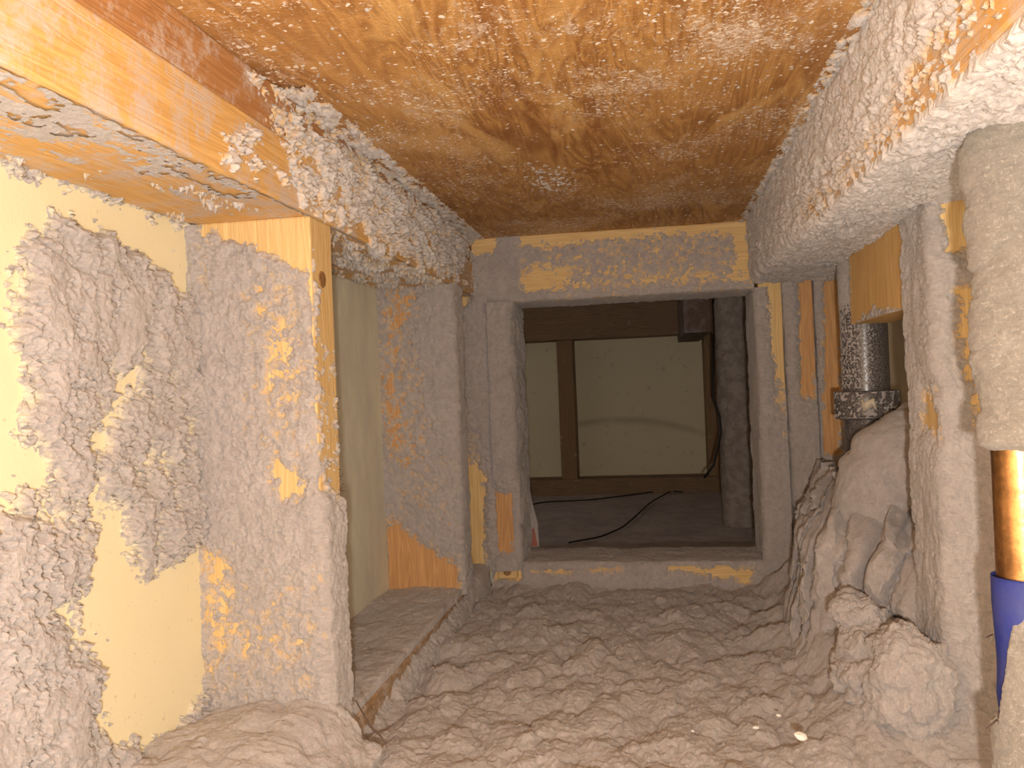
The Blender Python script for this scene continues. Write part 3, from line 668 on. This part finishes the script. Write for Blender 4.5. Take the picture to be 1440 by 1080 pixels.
lint_tube('lint', [(CXp+0.002, CYp, z) for z in np.linspace(z2, 0.395, 9)], CR-0.003, M['dust_olive'], cp_, T=0.0165, lump=(62, 62, 48), seed=222, na=0.25, sp=0.0009,
          fnc=lambda P, N: 1.0*sst(z2, z2+0.006, P[:, 2]))

# ================================================================== chamber beyond
tag(board('wall_far', (-0.7, YF, 0), (0.7, YF+0.012, ZC), M['board_far'], wob=0), kind='structure')
tag(board('wall_side', (-0.712, YB, 0), (-0.7, YF, 0.37), M['board_far'], wob=0), kind='structure')  # unseen left side, stopped short of the ceiling so ambient fill enters the chamber
tag(board('wall_side', (0.45, YB, 0), (0.462, YF, ZC), M['board_far'], wob=0), kind='structure')
fz = hit(900, 672, 1, 2.09)[2]
tz = hit(850, 475, 1, 2.07)[2]
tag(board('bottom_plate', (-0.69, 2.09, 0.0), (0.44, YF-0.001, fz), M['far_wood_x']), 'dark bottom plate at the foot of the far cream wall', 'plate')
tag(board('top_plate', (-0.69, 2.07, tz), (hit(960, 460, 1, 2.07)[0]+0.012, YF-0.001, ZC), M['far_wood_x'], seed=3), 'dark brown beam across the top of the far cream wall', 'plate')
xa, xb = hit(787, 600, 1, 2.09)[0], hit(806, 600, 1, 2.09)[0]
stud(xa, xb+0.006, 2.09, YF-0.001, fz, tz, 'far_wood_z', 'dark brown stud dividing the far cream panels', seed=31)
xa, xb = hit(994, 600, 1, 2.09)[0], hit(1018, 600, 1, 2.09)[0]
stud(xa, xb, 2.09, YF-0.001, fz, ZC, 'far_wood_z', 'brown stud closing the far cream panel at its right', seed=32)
jx0, jx1 = hit(962, 470, 1, 1.75)[0], hit(1000, 470, 1, 1.75)[0]
jo = tag(board('joist', (jx0, 1.75, hit(975, 468, 1, 1.75)[2]), (jx1, YF-0.002, ZC-0.001), M['joist_grey'], seed=33), 'short grey-dusted joist high in the far right corner', 'joist')
dk = empty('riser_pipe', (hit(1040, 600, 1, 1.62)[0], 1.62, 0.0)); tag(dk, 'dark lint-wrapped riser pipe right of the far cream panel', 'pipe')
rx = dk.location[0]
tube('pipe', [(rx, 1.62, z) for z in (0.0, 0.2, ZC)], 0.030, M['abs'], dk, 32)
lint_tube('lint', [(rx, 1.62, z) for z in np.linspace(0, ZC, 12)], 0.0305, simple('sooty_lint', (0.27, 0.23, 0.21), 0.95, 0.05, 0, 250, 0.002, (0.38, 0.33, 0.30), 60), dk, T=0.012, lump=(35, 35, 25), seed=231, na=0.3, sp=0.0022)
cbl = [hit(x, y, 1, 1.56) for x, y in ((1003, 470), (1003, 560), (1012, 585), (1014, 610), (1003, 655), (990, 672))]
tag(tube('cable', cbl, 0.0022, M['wire'], None, 8), 'thin black cable hanging beside the far riser pipe', 'cable')
lint('lint', [(-0.69, 0.0), (0.44, 0.0)], 1, YB, 2.09, simple('grey_film', (0.56, 0.52, 0.54), 0.9, 0.15, 0, 200, 0.001, (0.70, 0.66, 0.68), 16), fl, T=0.003, lump=(12, 12, 12), seed=241, default=0.8, na=0.6, sp=0.004)
def wire_on_floor(pts, r=0.0016):
    P = np.array([hit(x, y, 2, 0.006) for x, y in pts]); n = 40
    t = np.linspace(0, len(P)-1, n); Q = np.stack([np.interp(t, range(len(P)), P[:, i]) for i in range(3)], 1)
    for _ in range(3):
        Q[1:-1] = (Q[:-2]+Q[1:-1]*2+Q[2:])/4
    return tube('wire', list(Q), r, M['wire'], None, 8)
tag(wire_on_floor([(735, 712), (765, 706), (830, 703), (880, 697), (930, 690), (960, 692)]), 'thin black wire lying along the foot of the far wall', 'wire')
tag(wire_on_floor([(945, 690), (915, 706), (895, 725), (875, 742), (845, 755), (800, 763)]), 'thin black wire curving forward across the far floor', 'wire')
# bent flap at the left foot of the opening, red-printed sliver at its base
def sheet(name, pts, m, thick, parent=None, push=0.0):
    bm = bmesh.new(); base = origin_of(parent)
    vs = [bm.verts.new(Vector(np.array(p)-base)) for p in pts]; f = bm.faces.new(vs)
    r = bmesh.ops.extrude_face_region(bm, geom=[f]); d = f.normal if f.normal.length else Vector((0, 1, 0)); bm.normal_update(); d = f.normal.copy()
    bmesh.ops.translate(bm, verts=[v for v in r['geom'] if isinstance(v, bmesh.types.BMVert)], vec=-d*thick)
    bmesh.ops.recalc_face_normals(bm, faces=bm.faces[:])
    bmesh.ops.bevel(bm, geom=bm.edges[:], offset=thick*0.25, segments=1, affect='EDGES')
    me = bpy.data.meshes.new(name); bm.to_mesh(me); bm.free(); return link(name, me, m, parent)
flp = sheet('paper_flap', [hit(x, y, 1, YB-0.012-0.00*i) for i, (x, y) in enumerate(((722, 650), (736, 655), (738, 685), (748, 705), (756, 735), (758, 769), (722, 772)))], M['dust'], 0.003)
tag(flp, 'dusty torn paper flap bent into the lower left of the opening', 'paper')
red = sheet('red_patch', [hit(x, y, 1, YB-0.0125) for x, y in ((742, 750), (751, 742), (756, 768), (741, 769))], M['red'], 0.001, flp)
red['label'] = 'red printed corner'

# ================================================================== small debris
def flake(px, py, r, z, label, yy=None):
    c_ = hit(px, py, 2, z); bm = bmesh.new(); bmesh.ops.create_icosphere(bm, subdivisions=2, radius=r)
    rr = random.Random(px)
    for v in bm.verts:
        v.co = Vector((v.co.x*1.25, v.co.y, v.co.z*0.55))*(0.8+0.4*rr.random())
    me = bpy.data.meshes.new('plaster_flake'); bm.to_mesh(me); bm.free()
    o = link('plaster_flake', me, M['flake']); o.location = c_; o.rotation_euler = (0.3, 0.2, rr.random()*3)
    return tag(o, label, 'flake')
flake(1127, 1036, 0.0034, 0.045, 'largest white plaster flake on the lint floor, lower right')
flake(1063, 1023, 0.0018, 0.035, 'white plaster crumb just left of the largest flake')
flake(1095, 1006, 0.0015, 0.037, 'white plaster crumb behind the largest flake')
flake(974, 1028, 0.0012, 0.030, 'tiny white crumb alone on the floor, farthest left of the pale flakes')
def sliver(name, pts, r, label, cat='fibre'):
    P = [np.array(p) for p in pts]
    return tag(tube(name, P, [r*0.6]+[r]*(len(P)-2)+[r*0.3], M['fibre'], None, 6), label, cat)
sliver('fibre', [hit(500, 985, 1, 0.50), hit(520, 1020, 1, 0.495), hit(535, 1035, 1, 0.49), hit(545, 1052, 1, 0.485)], 0.0007, 'dark bent fibre hanging off the foot of the near left stud')
sliver('bristle', [hit(1402, 1012, 1, 0.440), hit(1393, 1020, 1, 0.437), hit(1386, 1026, 1, 0.437)], 0.0006, 'dark bristle at the tip of the blue sleeve')
sliver('bristle', [hit(1396, 892, 1, 0.447), hit(1388, 896, 1, 0.44), hit(1385, 896, 1, 0.44)], 0.0005, 'dark bristle halfway down the blue sleeve')
# frayed dark fibres along the stud edge
fr = []
bm = bmesh.new(); rr = random.Random(4)
for i in range(70):
    py = rr.choice([rr.uniform(560, 990), rr.uniform(660, 760)]); px = 470 + (py-300)/640*18
    p = hit(px, py, 0, XL); d = np.array([rr.uniform(0.001, 0.004), rr.uniform(-0.003, 0.003), rr.uniform(-0.005, 0.005)])
    p[1] = Y1+0.036
    r0 = rr.uniform(0.0002, 0.0004); q = p+d*0.6+np.array([0, 0, rr.uniform(-0.001, 0.001)]); e_ = p+d
    ring = []
    for c_, r_ in ((p-np.array([0.002, 0, 0]), r0), (q, r0), (e_, r0*0.3)):
        ring.append([bm.verts.new(Vector(c_-origin_of(s1)) + Vector((0, math.cos(t)*r_, math.sin(t)*r_))) for t in (0, 2.09, 4.19)])
    for a_, b2 in zip(ring[:-1], ring[1:]):
        for j in range(3): bm.faces.new((a_[j], a_[(j+1) % 3], b2[(j+1) % 3], b2[j]))
me = bpy.data.meshes.new('frayed_fibres'); bm.to_mesh(me); bm.free(); o = link('frayed_fibres', me, M['fibre'], s1); o['kind'] = 'stuff'
